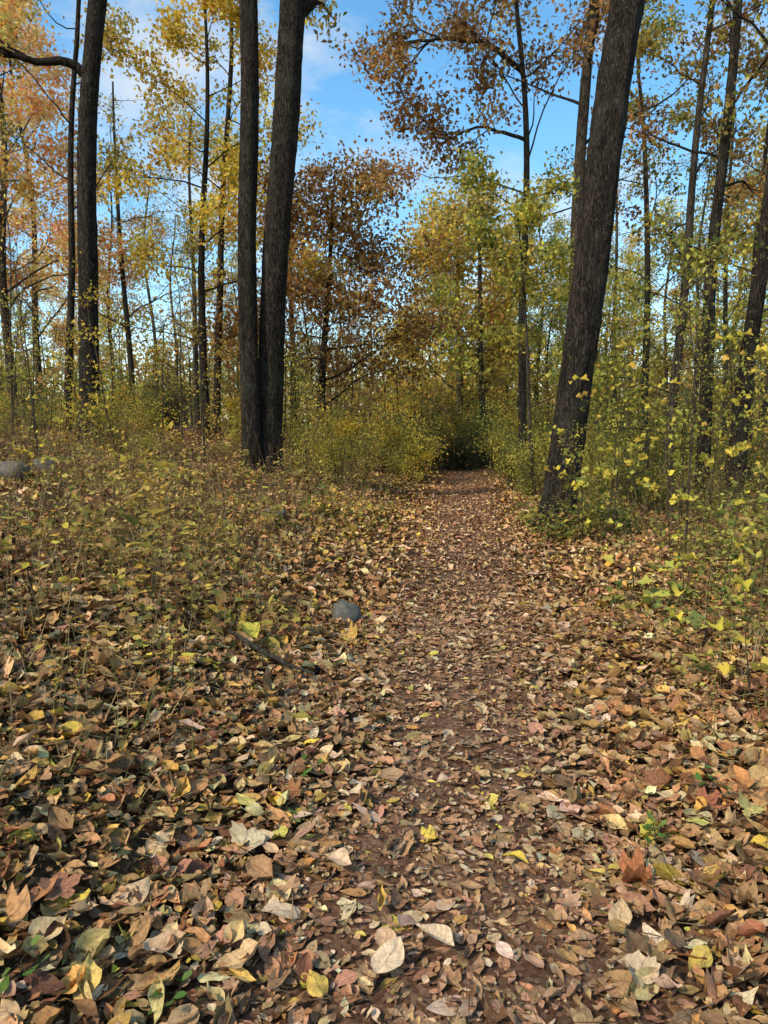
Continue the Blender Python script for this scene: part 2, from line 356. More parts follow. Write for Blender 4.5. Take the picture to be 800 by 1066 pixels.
x,y=scatter(2300,lambda x,y,o:(o>1.4+rng.random(len(x))*.6)&(cl(x,y)>-.5),4.8,20); weeds(mb,x,y,.45,1.15,13,WP_R,(.03,.075))
n=260; a=rng.uniform(0,6.3,n); rr=rng.uniform(.34,1.1,n); x=2.42+rr*np.cos(a); y=10.3+rr*np.sin(a); k=x>2.05; weeds(mb,x[k],y[k],.2,.75,11,WP_R,(.03,.075))
x,y=scatter(11000,lambda x,y,o:(np.abs(o)>1.1+rng.random(len(x))*.6),2.4,16); n=len(x)
inst(mb,TB,np.stack([x,y,hgt(x,y)],-1),rot(rng.uniform(0,6.3,n),rng.normal(0,.3,n),rng.normal(0,.3,n)),np.stack([rng.uniform(.003,.008,n),rng.uniform(.1,.3,n),rng.uniform(.1,.4,n)],-1),
     pal(n,[((.46,.33,.16),3),((.34,.21,.09),2),((.19,.20,.06),1.5)]))
x,y=scatter(2000,lambda x,y,o:((o<-1.5)|(o>1.8)),3.8,15); n=len(x)
inst(mb,TS,np.stack([x,y,hgt(x,y)],-1),rot(rng.uniform(0,6.3,n),rng.normal(0,.2,n),rng.normal(0,.2,n)),np.stack([rng.uniform(.0015,.0032,n)]*2+[rng.uniform(.35,1.1,n)],-1),
     pal(n,[((.44,.32,.16),2),((.28,.18,.09),2),((.16,.10,.06),1.2)]))
tag(mb.build('undergrowth',M_weed),'low yellowing weeds and dry grass on both banks of the trail','undergrowth',kind='stuff')

# ------------------------------------------------------------------ tubes and trees
def tube(mb, pts, rad, n=6, col=(1,1,1), cap=True):
    pts=np.asarray(pts,float); m=len(pts); tg=np.gradient(pts,axis=0); tg/=np.linalg.norm(tg,axis=1)[:,None]+1e-9
    ref=np.array([1.,0,0]) if abs(tg[0][0])<.8 else np.array([0,0,1.])
    a=ref-tg*(tg@ref)[:,None]; a/=np.linalg.norm(a,axis=1)[:,None]+1e-9; b=np.cross(tg,a)
    th=np.arange(n)*2*math.pi/n
    rad=np.asarray(rad,float); rr=rad[:,None] if rad.ndim==1 else rad
    v=pts[:,None,:]+a[:,None,:]*(np.cos(th)[None]*rr)[...,None]+b[:,None,:]*(np.sin(th)[None]*rr)[...,None]
    i=np.arange(m-1)[:,None]*n; k=np.arange(n)[None]; k2=(k+1)%n
    q=np.stack([i+k,i+k2,i+n+k2,i+n+k],-1).reshape(-1,4)
    mb.add(v.reshape(-1,3),q,None,col)
def walk(p, d, L, n, wob, up, r):
    pts=[p]; d=d/np.linalg.norm(d); s=L/n
    for i in range(n):
        d=d+r.normal(0,wob,3)+np.array([0,0,up]); d/=np.linalg.norm(d); pts.append(pts[-1]+d*s)
    return np.array(pts)
def limb(mb, p, d, L, r0, r, wob=.13, up=.03, subs=5, twigs=4, out=None, side=7):
    main=walk(p,d,L,9,wob,up,r); tube(mb,main,r0*np.linspace(1,.22,10),side)
    for s in range(subs):
        i=int(r.integers(3,10)); dd=main[min(i,9)]-main[i-1]; dd/=np.linalg.norm(dd)
        pr=np.cross(dd,r.normal(0,1,3)); pr/=np.linalg.norm(pr)+1e-9; pr[2]*=.6
        l2=L*r.uniform(.28,.55)*(1.15-.06*i); sb=walk(main[i],dd+pr*r.uniform(.6,1.1),l2,6,wob*1.2,up,r); rs=r0*.42*(1-.06*i)
        tube(mb,sb,rs*np.linspace(1,.25,7),5)
        for t in range(twigs):
            j=int(r.integers(1,7)); d3=sb[min(j,6)]-sb[j-1]; d3/=np.linalg.norm(d3); pr=r.normal(0,1,3); pr-=d3*(pr@d3); pr/=np.linalg.norm(pr)+1e-9
            tw=walk(sb[j],d3+pr*r.uniform(.5,1.1),l2*r.uniform(.3,.6),4,.18,0.0,r); tube(mb,tw,max(rs*.35,.0035)*np.linspace(1,.4,5),3)
            if out is not None: out.append(tw)
        if out is not None: out.append(sb[2:])
    if out is not None: out.append(main[5:])
GAIN=1.35
def leaves_on(mb, tw, N, size, palette, spread, r, tmpl=None, clump=.3):
    if not tw or N<=0: return
    w=np.array([len(t) for t in tw],float)*np.exp(r.normal(0,clump*2,len(tw))); w/=w.sum()
    idx=r.choice(len(tw),N,p=w); pos=np.empty((N,3)); tone=np.exp(r.normal(0,.2,len(tw)))
    for k,i in enumerate(idx):
        t=tw[i]; f=r.uniform(0,len(t)-1.001); a=int(f); pos[k]=t[a]+(t[a+1]-t[a])*(f-a)
    pos+=r.normal(0,spread,(N,3))*np.array([1,1,.75])
    base=pal(len(tw),palette,.1,r)[idx]; oth=pal(N,palette,.12,r); m=(r.random(N)<.6)[:,None]
    c=np.clip(np.where(m,base,oth)*tone[idx][:,None]*GAIN,.004,.85)
    Rm=rot(r.uniform(0,6.3,N),r.normal(-.45,.7,N),r.normal(0,.6,N)); sc=size*r.uniform(.65,1.25,N)
    if tmpl is None:
        h=r.random(N)<.35; inst(mb,T_star,pos[h],Rm[h],sc[h],c[h]); h=~h; inst(mb,T_simple,pos[h],Rm[h],sc[h]*1.05,c[h])
    else: inst(mb,tmpl,pos,Rm,sc,c)

YEL=[((.55,.38,.05),4),((.48,.35,.06),3),((.30,.26,.05),1.8),((.50,.27,.05),1.4)]
YGR=[((.30,.27,.05),4),((.42,.35,.06),3),((.17,.18,.04),3),((.48,.34,.06),1),((.10,.12,.03),1.3)]
GRN=[((.17,.175,.045),4),((.27,.245,.055),3),((.10,.115,.03),2),((.38,.31,.06),1.6)]
ORA=[((.60,.30,.07),3),((.58,.38,.09),3),((.48,.19,.05),1.6),((.62,.44,.12),2.4)]
PNK=[((.66,.35,.14),3),((.64,.44,.14),3),((.60,.24,.09),2.2)]
BRN=[((.30,.15,.05),4),((.38,.21,.07),3),((.17,.09,.04),2.4),((.42,.30,.08),1.2)]
RUS=[((.25,.13,.045),4),((.34,.19,.06),3),((.15,.08,.035),3),((.36,.26,.07),1.6)]
OLV=[((.28,.235,.06),3),((.38,.285,.07),3),((.17,.16,.045),2.2),((.34,.20,.06),1.4)]
DGR=[((.045,.055,.025),4),((.09,.095,.035),3),((.17,.16,.05),1.6),((.12,.07,.035),1.5)]  # dark green leaves, also standing in for shade in the trail-end hollow
MIX=[((.52,.36,.06),3),((.44,.25,.06),2.2),((.32,.29,.06),2.4),((.28,.15,.05),1.3)]

def trunk_curve(pxs, D, w0, H, seed):
    r=np.random.default_rng(seed); pts=np.array([P(a,b,D) for a,b in pxs]); zb=float(hgt(pts[0][0],D))
    z=pts[:,2]; x=pts[:,0]; o=np.argsort(z); z=z[o]; x=x[o]
    deg=min(3,len(z)-1); pf=np.polyfit(z,x,deg); zs=np.arange(zb-.15,zb+H,.16)
    top=z[-1]; lo=z[0]; xs=np.polyval(pf,np.clip(zs,lo,top)); sl=(x[-1]-x[-2])/(z[-1]-z[-2]); xs+=np.clip(zs-top,0,None)*sl*.6
    sl0=(x[1]-x[0])/(z[1]-z[0]); xs+=np.clip(zs-lo,None,0)*sl0
    a=r.uniform(0,6,2); wv=np.clip((zs-zb)/4,0,1)
    xs+=.03*np.sin(zs*.9+a[0])*wv; ysd=D+.10*np.sin(zs*.55+a[1])*wv+.012*(zs-zb)*r.uniform(-1,1)
    return np.stack([xs,ysd,zs],-1), zb, w0/F*D/2
nseed=[100]
def make_tree(label, pxs, D, wpx, H, palette, nleaf, lsize, zlo=.35, nl=9, ll=3.5, mat=None, flare=.4, extra=None, spread=.16, sides=14, taper=.72, name='tree', group=None, el=(.15,.9), subs=5, twigs=4, lr=.32):
    nseed[0]+=1; r=np.random.default_rng(nseed[0]); mat=mat or M_bark
    pts,zb,rad=trunk_curve(pxs,D,wpx,H,nseed[0]); base=np.array([pts[1][0],D,zb])
    root=empty(name,base,label,'tree',group)
    t=(pts[:,2]-zb)/H; rr=rad*(1-taper*np.clip(t,0,1)**1.1)
    th=np.arange(sides)*2*math.pi/sides; hz=np.clip(pts[:,2]-zb,0,None)
    fl=1+flare*np.exp(-hz/.30)[:,None]*(1+.45*np.sin(4*th+r.uniform(0,6))[None]+.25*np.sin(7*th+1)[None])
    rid=1+.04*np.sin(5*th[None]+hz[:,None]*.8+r.uniform(0,6))+.03*np.sin(9*th[None]-hz[:,None]*2.1)+r.normal(0,.022,(len(hz),sides))
    mb=MB(); tube(mb,pts,rr[:,None]*fl*rid,sides); mb.build('trunk',mat,root,base)
    tw=[]
    for i in range(nl):
        f=zlo+(1-zlo)*(i+r.uniform(0,.8))/nl; k=min(int(f*len(pts)),len(pts)-2); az=i*2.4+r.uniform(-.5,.5); e=r.uniform(*el)
        d=np.array([math.cos(az)*math.cos(e),math.sin(az)*math.cos(e),math.sin(e)])
        m=MB(); limb(m,pts[k],d,ll*(1.15-.65*f)*r.uniform(.7,1.25),max(rr[k]*lr*2*.5,.012),r,out=tw,subs=subs,twigs=twigs); m.build('branch',mat,root,base)
    for ex in (extra or []):
        p=np.array([P(a,b,D+dz) for a,b,dz in ex['px']]); k=int(np.argmin(np.linalg.norm(pts-p[0],axis=1))); p[0]=pts[k]
        s=np.linspace(0,1,len(p)); ss=np.linspace(0,1,14); pp=np.stack([np.interp(ss,s,p[:,j]) for j in range(3)],-1)
        for _ in range(2): pp[1:-1]=(pp[:-2]+pp[1:-1]*2+pp[2:])/4
        pp[1:]+=r.normal(0,.02,(13,3)); w=ex['w']/F*D/2; m=MB(); tube(m,pp,w*np.linspace(1,.35,14),9)
        for q in range(ex.get('subs',7)):
            j=int(r.integers(3,14)); dd=pp[j]-pp[j-1]; dd/=np.linalg.norm(dd); pr=r.normal(0,1,3)*np.array([1,1,.8])
            limb(m,pp[j],dd+pr*.7,ex.get('l',1.3)*r.uniform(.6,1.2),w*.35,r,subs=4,twigs=3,out=tw,side=5)
        m.build('branch',mat,root,base)
    if nleaf:
        m=MB(); leaves_on(m,tw,nleaf,lsize,palette,spread,r); m.build('crown',M_crown,root,base)
    return root

make_tree('large dark trunk leaning right, rooted at the right edge of the trail',[(578,555),(591,460),(600,380),(615,265),(637,120),(655,0)],10.4,34,17,YGR,1800,.12,.55,8,3.4,flare=.6,sides=30,taper=.15)
make_tree('straight dark trunk, left one of the close pair left of the trail',[(263,495),(260,380),(259,250),(257,120),(256,0)],13,19,18,YEL,2200,.12,.55,8,3.8,flare=.35,sides=24,taper=.2)
make_tree('thick dark trunk leaning slightly right, right one of the close pair, forked at top',[(279,490),(284,370),(290,240),(299,100),(306,0)],13.25,26,18,OLV,2500,.12,.55,8,3.8,flare=.3,sides=24,taper=.15,
   extra=[dict(px=[(304,30,0),(322,5,0),(345,-60,.2),(365,-140,.4)],w=16,l=2)])
make_tree('dark trunk near the left edge with a long bare limb reaching left',[(94,460),(92,350),(91,220),(93,100),(102,0)],14,20,17,ORA,4200,.11,.42,9,3.8,flare=.3,sides=18,taper=.4,
   extra=[dict(px=[(92,78,0),(70,62,-.1),(35,66,-.2),(-5,50,-.3),(-60,20,-.4)],w=10,l=1.2,subs=4)])
make_tree('thin dark trunk just left of the left edge tree',[(70,450),(73,300),(77,170),(84,50)],17,8,13,OLV,3200,.10,.35,9,2.8)
make_tree('slim dark wavy trunk, left one of two behind the pair',[(214,440),(212,330),(211,230),(218,130),(216,60)],20,9,11,YEL,9500,.12,.35,12,3.0,spread=.24)
make_tree('slim straight trunk immediately left of the close pair',[(226,440),(229,300),(234,170),(240,60)],22,8,15,YEL,3200,.12,.4,9,2.8)
make_tree('thin pale trunk seen just right of the close pair',[(306,430),(304,320),(303,200)],25,7,9,BRN,2600,.13,.3,9,2.6,mat=M_bark2)
make_tree('small russet brown crowned tree right of the close pair',[(336,440),(338,340),(344,260),(347,210)],23,9,7.6,RUS,21000,.14,.06,22,3.7,spread=.42,mat=M_bark,el=(-.05,.8),subs=6)
make_tree('broad yellow and orange crowned tree standing over the end of the trail',[(478,450),(478,340),(476,250)],31,9,9.8,MIX,17000,.18,.10,20,4.3,spread=.5,mat=M_bark2,el=(.0,.8))
make_tree('slender tall tree with brown leaves and a limb arching left over the trail',[(544,440),(546,300),(546,180),(545,90),(540,20)],17,9,14,BRN,9500,.11,.42,13,3.6,mat=M_bark2,
   extra=[dict(px=[(545,75,0),(505,42,-.3),(460,40,-.6),(415,48,-.8)],w=6,l=1.6,subs=9),dict(px=[(546,150,0),(500,130,-.4),(455,150,-.8)],w=4,l=1.3,subs=7)],spread=.2)
make_tree('thin straight trunk standing at the far end of the trail',[(503,450),(500,300),(497,170)],28,8,9.5,OLV,5000,.15,.25,12,2.8,mat=M_bark2,spread=.25)
make_tree('tall grey trunk rising directly behind the large leaning trunk',[(600,470),(600,320),(601,200),(606,90),(618,0)],16,15,16,BRN,3600,.11,.4,10,3.4,mat=M_bark2)
make_tree('thin pale trunk just right of the large leaning trunk',[(672,440),(673,300),(672,180),(664,80)],20,8,12,YGR,3600,.11,.35,10,2.6,mat=M_bark2)
make_tree('slim grey trunk slanting right among right side undergrowth',[(696,470),(707,340),(722,200),(738,60)],15,10,13,OLV,4000,.11,.35,11,2.8,mat=M_bark2)
make_tree('dark mid-sized trunk slanting right with high brown leaves',[(732,480),(741,340),(754,180),(769,0)],14,14,14,BRN,4600,.11,.38,11,3.2,sides=16)
make_tree('dark stout trunk slanting out past the right edge',[(768,485),(777,390),(793,270),(812,120)],12,18,13,YGR,1800,.11,.45,8,3,sides=18)
make_tree('thin trunk standing between two slanting trunks at right',[(754,440),(757,320),(758,200)],20,6,11,OLV,2800,.12,.35,9,2.4,mat=M_bark2)
make_tree('thin trunk close to the right edge behind the stout slanting one',[(779,450),(786,320),(798,190)],17,7,11,BRN,2800,.11,.35,9,2.4,mat=M_bark2)
make_tree('slight understory maple spreading yellow green leaves beside the large leaning trunk',[(556,520),(550,400),(545,300),(540,230)],14.5,4,5.8,YGR,5200,.10,.30,14,2.3,mat=M_bark2,el=(-.05,.45),spread=.14,lr=.45)
make_tree('slight understory tree with bright yellow green leaves in front of the right side trunks',[(700,500),(702,420),(706,330),(715,250)],11,4,4.2,YGR,1900,.08,.25,14,1.7,mat=M_bark2,el=(-.05,.6),spread=.16,lr=.45)

# ------------------------------------------------------------------ background trees (prototypes, then copies)
def proto_tree(name, seed, H, rad, palette, nleaf, lsize, zlo, nl, ll, spread, mat=M_bark2, subs=5, twigs=3, el=(.1,.9)):
    r=np.random.default_rng(seed); root=empty(name,(0,0,0),'x','tree')
    zs=np.arange(-.3,H,.4); a=r.uniform(0,6,4); pts=np.stack([.12*np.sin(zs*.5+a[0])*zs/6+.03*zs*r.uniform(-1,1),.12*np.sin(zs*.6+a[1])*zs/6,zs],-1)
    rr=rad*(1-.75*np.clip(zs/H,0,1)); m=MB(); tube(m,pts,rr*(1+.5*np.exp(-np.clip(zs,0,9)/.3)),8)
    tw=[]
    for i in range(nl):
        f=zlo+(1-zlo)*(i+r.uniform(0,.8))/nl; k=min(int(f*len(pts)),len(pts)-2); az=i*2.4+r.uniform(-.5,.5); e=r.uniform(*el)
        d=np.array([math.cos(az)*math.cos(e),math.sin(az)*math.cos(e),math.sin(e)])
        limb(m,pts[k],d,ll*(1.2-.75*f)*r.uniform(.7,1.2),max(rr[k]*.35,.01),r,out=tw,subs=subs,twigs=twigs,side=5)
    m.build('trunk',mat,root)
    if nleaf: m=MB(); leaves_on(m,tw,nleaf,lsize,palette,spread,r); m.build('crown',M_crown,root)
    return root
protos=[('yellow',proto_tree('tree',1,15,.16,YEL,10000,.155,.18,17,4.2,.34)),
        ('orange',proto_tree('tree',2,14,.15,ORA,9500,.155,.2,16,4.2,.34)),
        ('russet brown',proto_tree('tree',3,13,.15,BRN,8500,.155,.15,16,4,.34)),
        ('yellow green',proto_tree('tree',4,14,.15,YGR,9500,.15,.12,17,4,.34)),
        ('olive',proto_tree('tree',5,16,.17,OLV,7500,.15,.2,16,4,.34)),
        ('nearly bare',proto_tree('tree',6,15,.14,OLV,1000,.14,.3,16,4.2,.2,subs=6,twigs=5)),
        ('pale orange',proto_tree('tree',7,16,.16,PNK,10500,.155,.22,17,4.4,.34))]
used=set()
def place(pr, k, x, y, sc, label, group, rz=None):
    pro=pr[k][1]
    if (id(pro)) in used: o=copy_tree(pro)
    else: o=pro; used.add(id(pro))
    o.location=(x,y,float(hgt(x,y))-.02); o.rotation_euler=(0,0,random.uniform(0,6.28) if rz is None else rz); o.scale=(sc*random.uniform(.9,1.1),sc*random.uniform(.9,1.1),sc)
    o['label']=label; o['group']=group; return o
hand=[(15,24,6,.95),(45,33,6,1.05),(120,36,1,.8),(165,42,5,.95),(205,32,0,.85),(250,44,4,.6),(275,36,5,.7),(350,40,5,.7),(385,48,5,.8),(360,60,5,.9),
      (430,46,0,.6),(455,55,4,.7),(520,42,0,.75),(560,36,3,.8),(585,50,4,.9),(640,34,5,.9),(620,44,0,.8),(690,38,3,.85),(720,30,5,.8),
      (760,36,2,.85),(795,27,3,.8),(830,34,4,.9),(-20,30,6,1.0),(80,50,1,.9),(140,27,5,.8),(185,55,5,1.0),(655,56,0,.95),(740,52,4,.95),(545,60,2,.9),(-60,20,1,.9),(870,22,0,.9),
      (30,42,4,.5),(100,38,3,.4),(200,45,4,.42),(240,38,3,.4),(320,48,4,.5),(365,36,2,.42),(400,42,4,.48),(415,34,0,.38),(470,44,4,.6),(505,48,2,.7),(540,44,3,.65),
      (570,30,3,.48),(600,40,4,.6),(630,30,3,.5),(660,42,2,.6),(700,46,0,.6),(725,38,4,.5),(770,44,3,.6),(345,54,2,.5),(425,62,4,.6),(530,33,2,.45),(800,40,0,.55)]
for px,D,k,sc in hand:
    x=P(px,440,D)[0]; side='left' if px<470 else 'right'
    place(protos,k,x,D,sc,f'{protos[k][0]} leaved tree in the woods behind, {side} of the trail end' if k!=5 else f'nearly bare tree in the woods behind, {side} of the trail end',f'{protos[k][0]} background trees {side} of the trail')
for x,y,k,sc in [(-9,-7,5,1.1),(-13,-4,5,1.1)]:  # unseen trees added behind the camera to cast mild dappled shade
    place(protos,k,x,y,sc,'unseen tall sparse tree behind the viewpoint, added for dappled shade','unseen shade trees behind the viewpoint')

# ------------------------------------------------------------------ saplings and shrubs
def proto_shrub(seed,H,ns,palette,nleaf,lsize,spread,fan=.55,sub=4):
    r=np.random.default_rng(seed); root=empty('shrub',(0,0,0),'x','shrub'); m=MB(); tw=[]
    for i in range(ns):
        az=r.uniform(0,6.3); e=r.uniform(.1,fan); d=np.array([math.cos(az)*e,math.sin(az)*e,1.0]); L=H*r.uniform(.5,1.1)
        st=walk(np.array([r.normal(0,.1),r.normal(0,.1),-.05]),d,L,8,.09,-.01,r); tube(m,st,.009*np.linspace(1,.3,9)*H/2,4); tw.append(st[3:])
        for s in range(sub):
            j=int(r.integers(2,9)); pr=r.normal(0,1,3); pr[2]=abs(pr[2])*.3; t=walk(st[j],pr,L*r.uniform(.15,.4),5,.15,.03,r); tube(m,t,.004*np.linspace(1,.5,6)*H/2,3); tw.append(t)
    m.build('stems',M_twig,root); m=MB(); leaves_on(m,tw,nleaf,lsize,palette,spread,r,clump=.5); m.build('foliage',M_crown,root); return root
def proto_sapling(seed,H,palette,nleaf,lsize,nb=14,tmpl=None,spread=.09):
    r=np.random.default_rng(seed); root=empty('sapling',(0,0,0),'x','sapling'); m=MB(); tw=[]
    st=walk(np.array([0,0,-.1]),np.array([r.normal(0,.06),r.normal(0,.06),1]),H,12,.035,.02,r); tube(m,st,(.0045*H)*np.linspace(1,.25,13),6)
    for i in range(nb):
        j=int(r.integers(2,13)); az=r.uniform(0,6.3); t=walk(st[j],np.array([math.cos(az),math.sin(az),r.uniform(0,.7)]),H*r.uniform(.1,.26),6,.12,.03,r); tube(m,t,.0016*H*np.linspace(1,.4,7),3); tw.append(t)
        for s in range(2):
            q=int(r.integers(1,6)); a=walk(t[q],t[q+1]-t[q]+r.normal(0,.12,3),H*.08,3,.15,0,r); tube(m,a,.0009*H*np.ones(4),3); tw.append(a)
    m.build('stem',M_twig,root); m=MB(); leaves_on(m,tw,nleaf,lsize,palette,spread,r,tmpl); m.build('foliage',M_crown,root); return root
sh=[('yellow green',proto_shrub(11,2.1,12,YGR,1600,.064,.15)),('yellow',proto_shrub(12,1.8,10,YEL,1150,.064,.15)),('olive brown',proto_shrub(13,1.6,12,OLV,1150,.06,.15)),
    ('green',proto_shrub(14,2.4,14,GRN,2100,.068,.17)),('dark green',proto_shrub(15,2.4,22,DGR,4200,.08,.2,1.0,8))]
LYM=[((.54,.41,.06),3),((.46,.31,.06),1.6),((.32,.29,.06),1.6)]
sp=[('yellow green',proto_sapling(21,4.5,YGR,520,.072,18)),('yellow',proto_sapling(22,3.6,YEL,360,.072,16)),('bare looking',proto_sapling(23,5.2,OLV,160,.06,20)),('brownish',proto_sapling(24,4.2,BRN,260,.07,16)),
    ('maple',proto_sapling(25,2.4,LYM,32,.105,13,near_L[1],.05))]
n=0; tries=0
while n<145 and tries<6000:
    tries+=1; y=random.uniform(7.8,32); x=random.uniform(-1,1)*(.58*y+.8); o=x-float(xc(min(y,33)))
    if o<0 and (o>-2.4 if y<17 else o>-1.2): continue
    if o>0 and (o<1.9 if y<16 else o<1.1): continue
    if y<12.6 and -4.5<x<-1: continue
    if y<11 and random.random()<.5: continue
    k=random.choices([0,1,2,3,4],[4,2.4,2.6,2.8,.3] if o>0 else [3,2.6,4,1.3,.2])[0]
    s=random.uniform(.5,1.1)*(.5 if y<9.5 else .66 if y<13 else .82 if y<17 else .98)*(1 if o>0 else .88); side='left' if o<0 else 'right'
    place(sh,k,x,y,s,f'{sh[k][0]} shrub in the undergrowth {side} of the trail',f'{sh[k][0]} shrubs {side} of the trail'); n+=1
for px,D,k,s in [(468,24.5,4,.5),(490,24.5,4,.48),(479,25.3,4,.62),(503,26,4,.5),(455,26,4,.5),(430,23,3,1.0),(525,23,3,1.05),(405,21,0,1.05),(470,30,0,1.25),(490,28,1,1.2),(528,21,0,.9),(385,19,1,.85),(350,18,1,.85),(415,19.5,0,.85),(160,26,4,.9),(175,28,4,.75),(395,25,2,1.1),(330,21,2,1.1),(535,18.5,3,.95),(548,15.5,0,.8),  # dark green shrubs at the trail end carry the hollow's shade in leaf colour
                 (436,20,0,.75),(430,18,1,.5),(345,15,0,.65),(380,16.5,2,.75),(552,14.5,3,.55),(445,28,0,1.3),(505,28,3,1.25),(555,18,1,1.05),(477,33,3,1.5)]:
    x=P(px,440,D)[0]; where='at the far end of the trail' if 425<px<528 else ('left' if px<470 else 'right')+' of the trail bend'
    place(sh,k,x,D,s,f'{sh[k][0]} bushy shrub {where}',f'{sh[k][0]} shrubs {where}')
n=0
while n<125:
    y=random.uniform(6.5,30); x=random.uniform(-1,1)*(.57*y+.4); o=x-float(xc(min(y,33)))
    if abs(o)<2.2 or (y<13 and -4.5<x<-1) or (y<9 and o<0): continue
    k=random.choices([0,1,2,3],[3.2,1.8,3,1.4] if o>0 else [2,2.4,4,1.5])[0]; side='left' if o<0 else 'right'
    place(sp,k,x,y,random.uniform(.5,1.0)*(.6 if y<9 else .8 if y<12 else 1),f'{sp[k][0]} slender sapling {side} of the trail',f'{sp[k][0]} saplings {side} of the trail'); n+=1
for px,D,s in [(640,9,1.0),(705,7.5,.75),(765,6.2,.5),(790,8.5,.9),(740,9.5,1.0),(720,5.8,.35),(775,11,1.1),(655,12,1.0),(790,5.0,.3),(608,9.3,.85)]:
    place(sp,4,P(px,440,D)[0],D,s,'thin maple sapling with scattered broad yellow leaves, right of the trail','maple saplings right of the trail')
for px,D,s in [(612,9.6,.42),(632,9.4,.5),(592,9.9,.24)]:
    place(sp,0,P(px,440,D)[0],D,s,'airy yellow green sapling growing against the foot of the large leaning trunk','saplings at the foot of the large trunk')
for px,D,s in [(40,7.5,.4),(120,8.5,.45),(190,9,.4),(60,10.5,.6),(205,6.5,.28)]:
    place(sp,4,P(px,440,D)[0],D,s,'thin maple sapling with scattered broad yellow leaves on the left bank','maple saplings on the left bank')

# ------------------------------------------------------------------ far wood
mb=MB(); r=rng
for i in range(400):
    a=r.uniform(-.7,.7); D=r.uniform(58,110); x=math.tan(a)*D; H=r.uniform(4.5,10.5); z=float(hgt(x,D)); pts=walk(np.array([x,D,z-.3]),np.array([0,0,1.]),H,6,.05,0,r)
    tube(mb,pts,r.uniform(.07,.16)*np.linspace(1,.3,7),4,(.09,.075,.06))
    N=140; cc=np.array([x,D,z+H*.5]); pos=cc+r.normal(0,1,(N,3))*np.array([1.9,1.9,H*.27]); pos[:,2]=np.clip(pos[:,2],z+.2,None)
    P0=[YEL,OLV,YGR,BRN,GRN,ORA,OLV][r.integers(0,7)]
    inst(mb,T_star,pos,rot(r.uniform(0,6.3,N),r.normal(0,.8,N),r.normal(0,.8,N)),r.uniform(.3,.6,N),pal(N,P0,.2,r)*1.15)
tag(mb.build('far_wood',M_crown),'hazy mass of distant autumn woodland beyond the trail','woodland',kind='stuff')

# ------------------------------------------------------------------ single things on the ground
def one_leaf(px,py,size,col,T,label,yaw=0,tilt=(.1,.1),lift=.07,name='fallen_leaf'):
    p=G(px,py); p=np.array([p[0],p[1],float(hgt(p[0],p[1]))+lift])
    Rm=rot(np.array([yaw]),np.array([tilt[0]]),np.array([tilt[1]]))
    m=MB(); inst(m,T,np.zeros((1,3)),Rm,np.array([size]),np.array([col]))
    y=T['v'][:,1].min()*size
    a=Rm[0]@np.array([0,y,0]); b=Rm[0]@np.array([0,y-size*.28,.008]); tube(m,np.array([a*.92,(a+b)/2,b]),[.0012,.0011,.001],5,(.25,.16,.09))
    o=m.build(name,M_litter); o.location=p; return tag(o,label,'leaf')
one_leaf(404,1022,.135,(.70,.49,.29),flat_T[0],'broad pale tan leaf lying at the bottom middle of the trail',-.5,(.25,.1),.08)
one_leaf(452,1003,.13,(.72,.51,.30),flat_T[1],'broad pale leaf tilted just right of the bottom middle',1.0,(.2,.15),.08)
one_leaf(352,917,.11,(.60,.40,.24),flat_T[2],'pinkish tan curled leaf at lower centre left',1.3,(.1,-.2))
one_leaf(537,912,.095,(.70,.48,.07),near_T[4],'bright yellow leaf lying on the lower right of the trail',1.2,(.1,.1))
one_leaf(258,674,.21,(.48,.40,.06),flat_T[2],'large yellow green leaf propped on the left bank by the stick',1.0,(.5,-.1),.11)
one_leaf(255,855,.11,(.66,.52,.14),flat_T[0],'pale yellow leaf low on the left side bank',.9,(.15,.2),.08)
one_leaf(547,820,.09,(.70,.41,.09),near_T[2],'ochre yellow leaf in the middle of the trail',2.0)
one_leaf(500,748,.12,(.64,.43,.22),near_T[7],'tan leaf standing half curled in mid trail',.5,(.4,.3))
one_leaf(92,1045,.13,(.66,.44,.12),near_T[1],'yellow brown upright leaf at the bottom left',.1,(.5,.2))
one_leaf(52,995,.13,(.62,.44,.22),flat_T[2],'large folded tan leaf near the bottom left corner',-.6,(.3,.3))
one_leaf(247,1000,.09,(.68,.47,.2),near_T[5],'small golden leaf near the bottom left of centre',-.4,(.4,.2))
one_leaf(330,1045,.10,(.64,.41,.09),near_T[2],'golden leaf at the bottom edge left of centre',.6)
one_leaf(395,960,.09,(.68,.43,.10),near_T[3],'narrow golden leaf standing upright above the pale leaves',.1,(.7,.2),.07)
one_leaf(64,948,.12,(.34,.15,.08),near_L[0],'dark red brown lobed leaf at lower left',.4,(.3,.1))
one_leaf(650,775,.10,(.62,.34,.09),near_T[8],'orange curled leaf on the right side of the trail',1.2)
one_leaf(752,803,.10,(.68,.36,.06),near_T[0],'bright orange leaf by the right edge',.9,(.2,.2))
one_leaf(662,1040,.12,(.60,.42,.24),near_L[3],'pale lobed leaf at the bottom right',.3)
one_leaf(725,874,.095,(.58,.50,.12),flat_T[0],'pale yellow green leaf at the lower right edge',1.7)
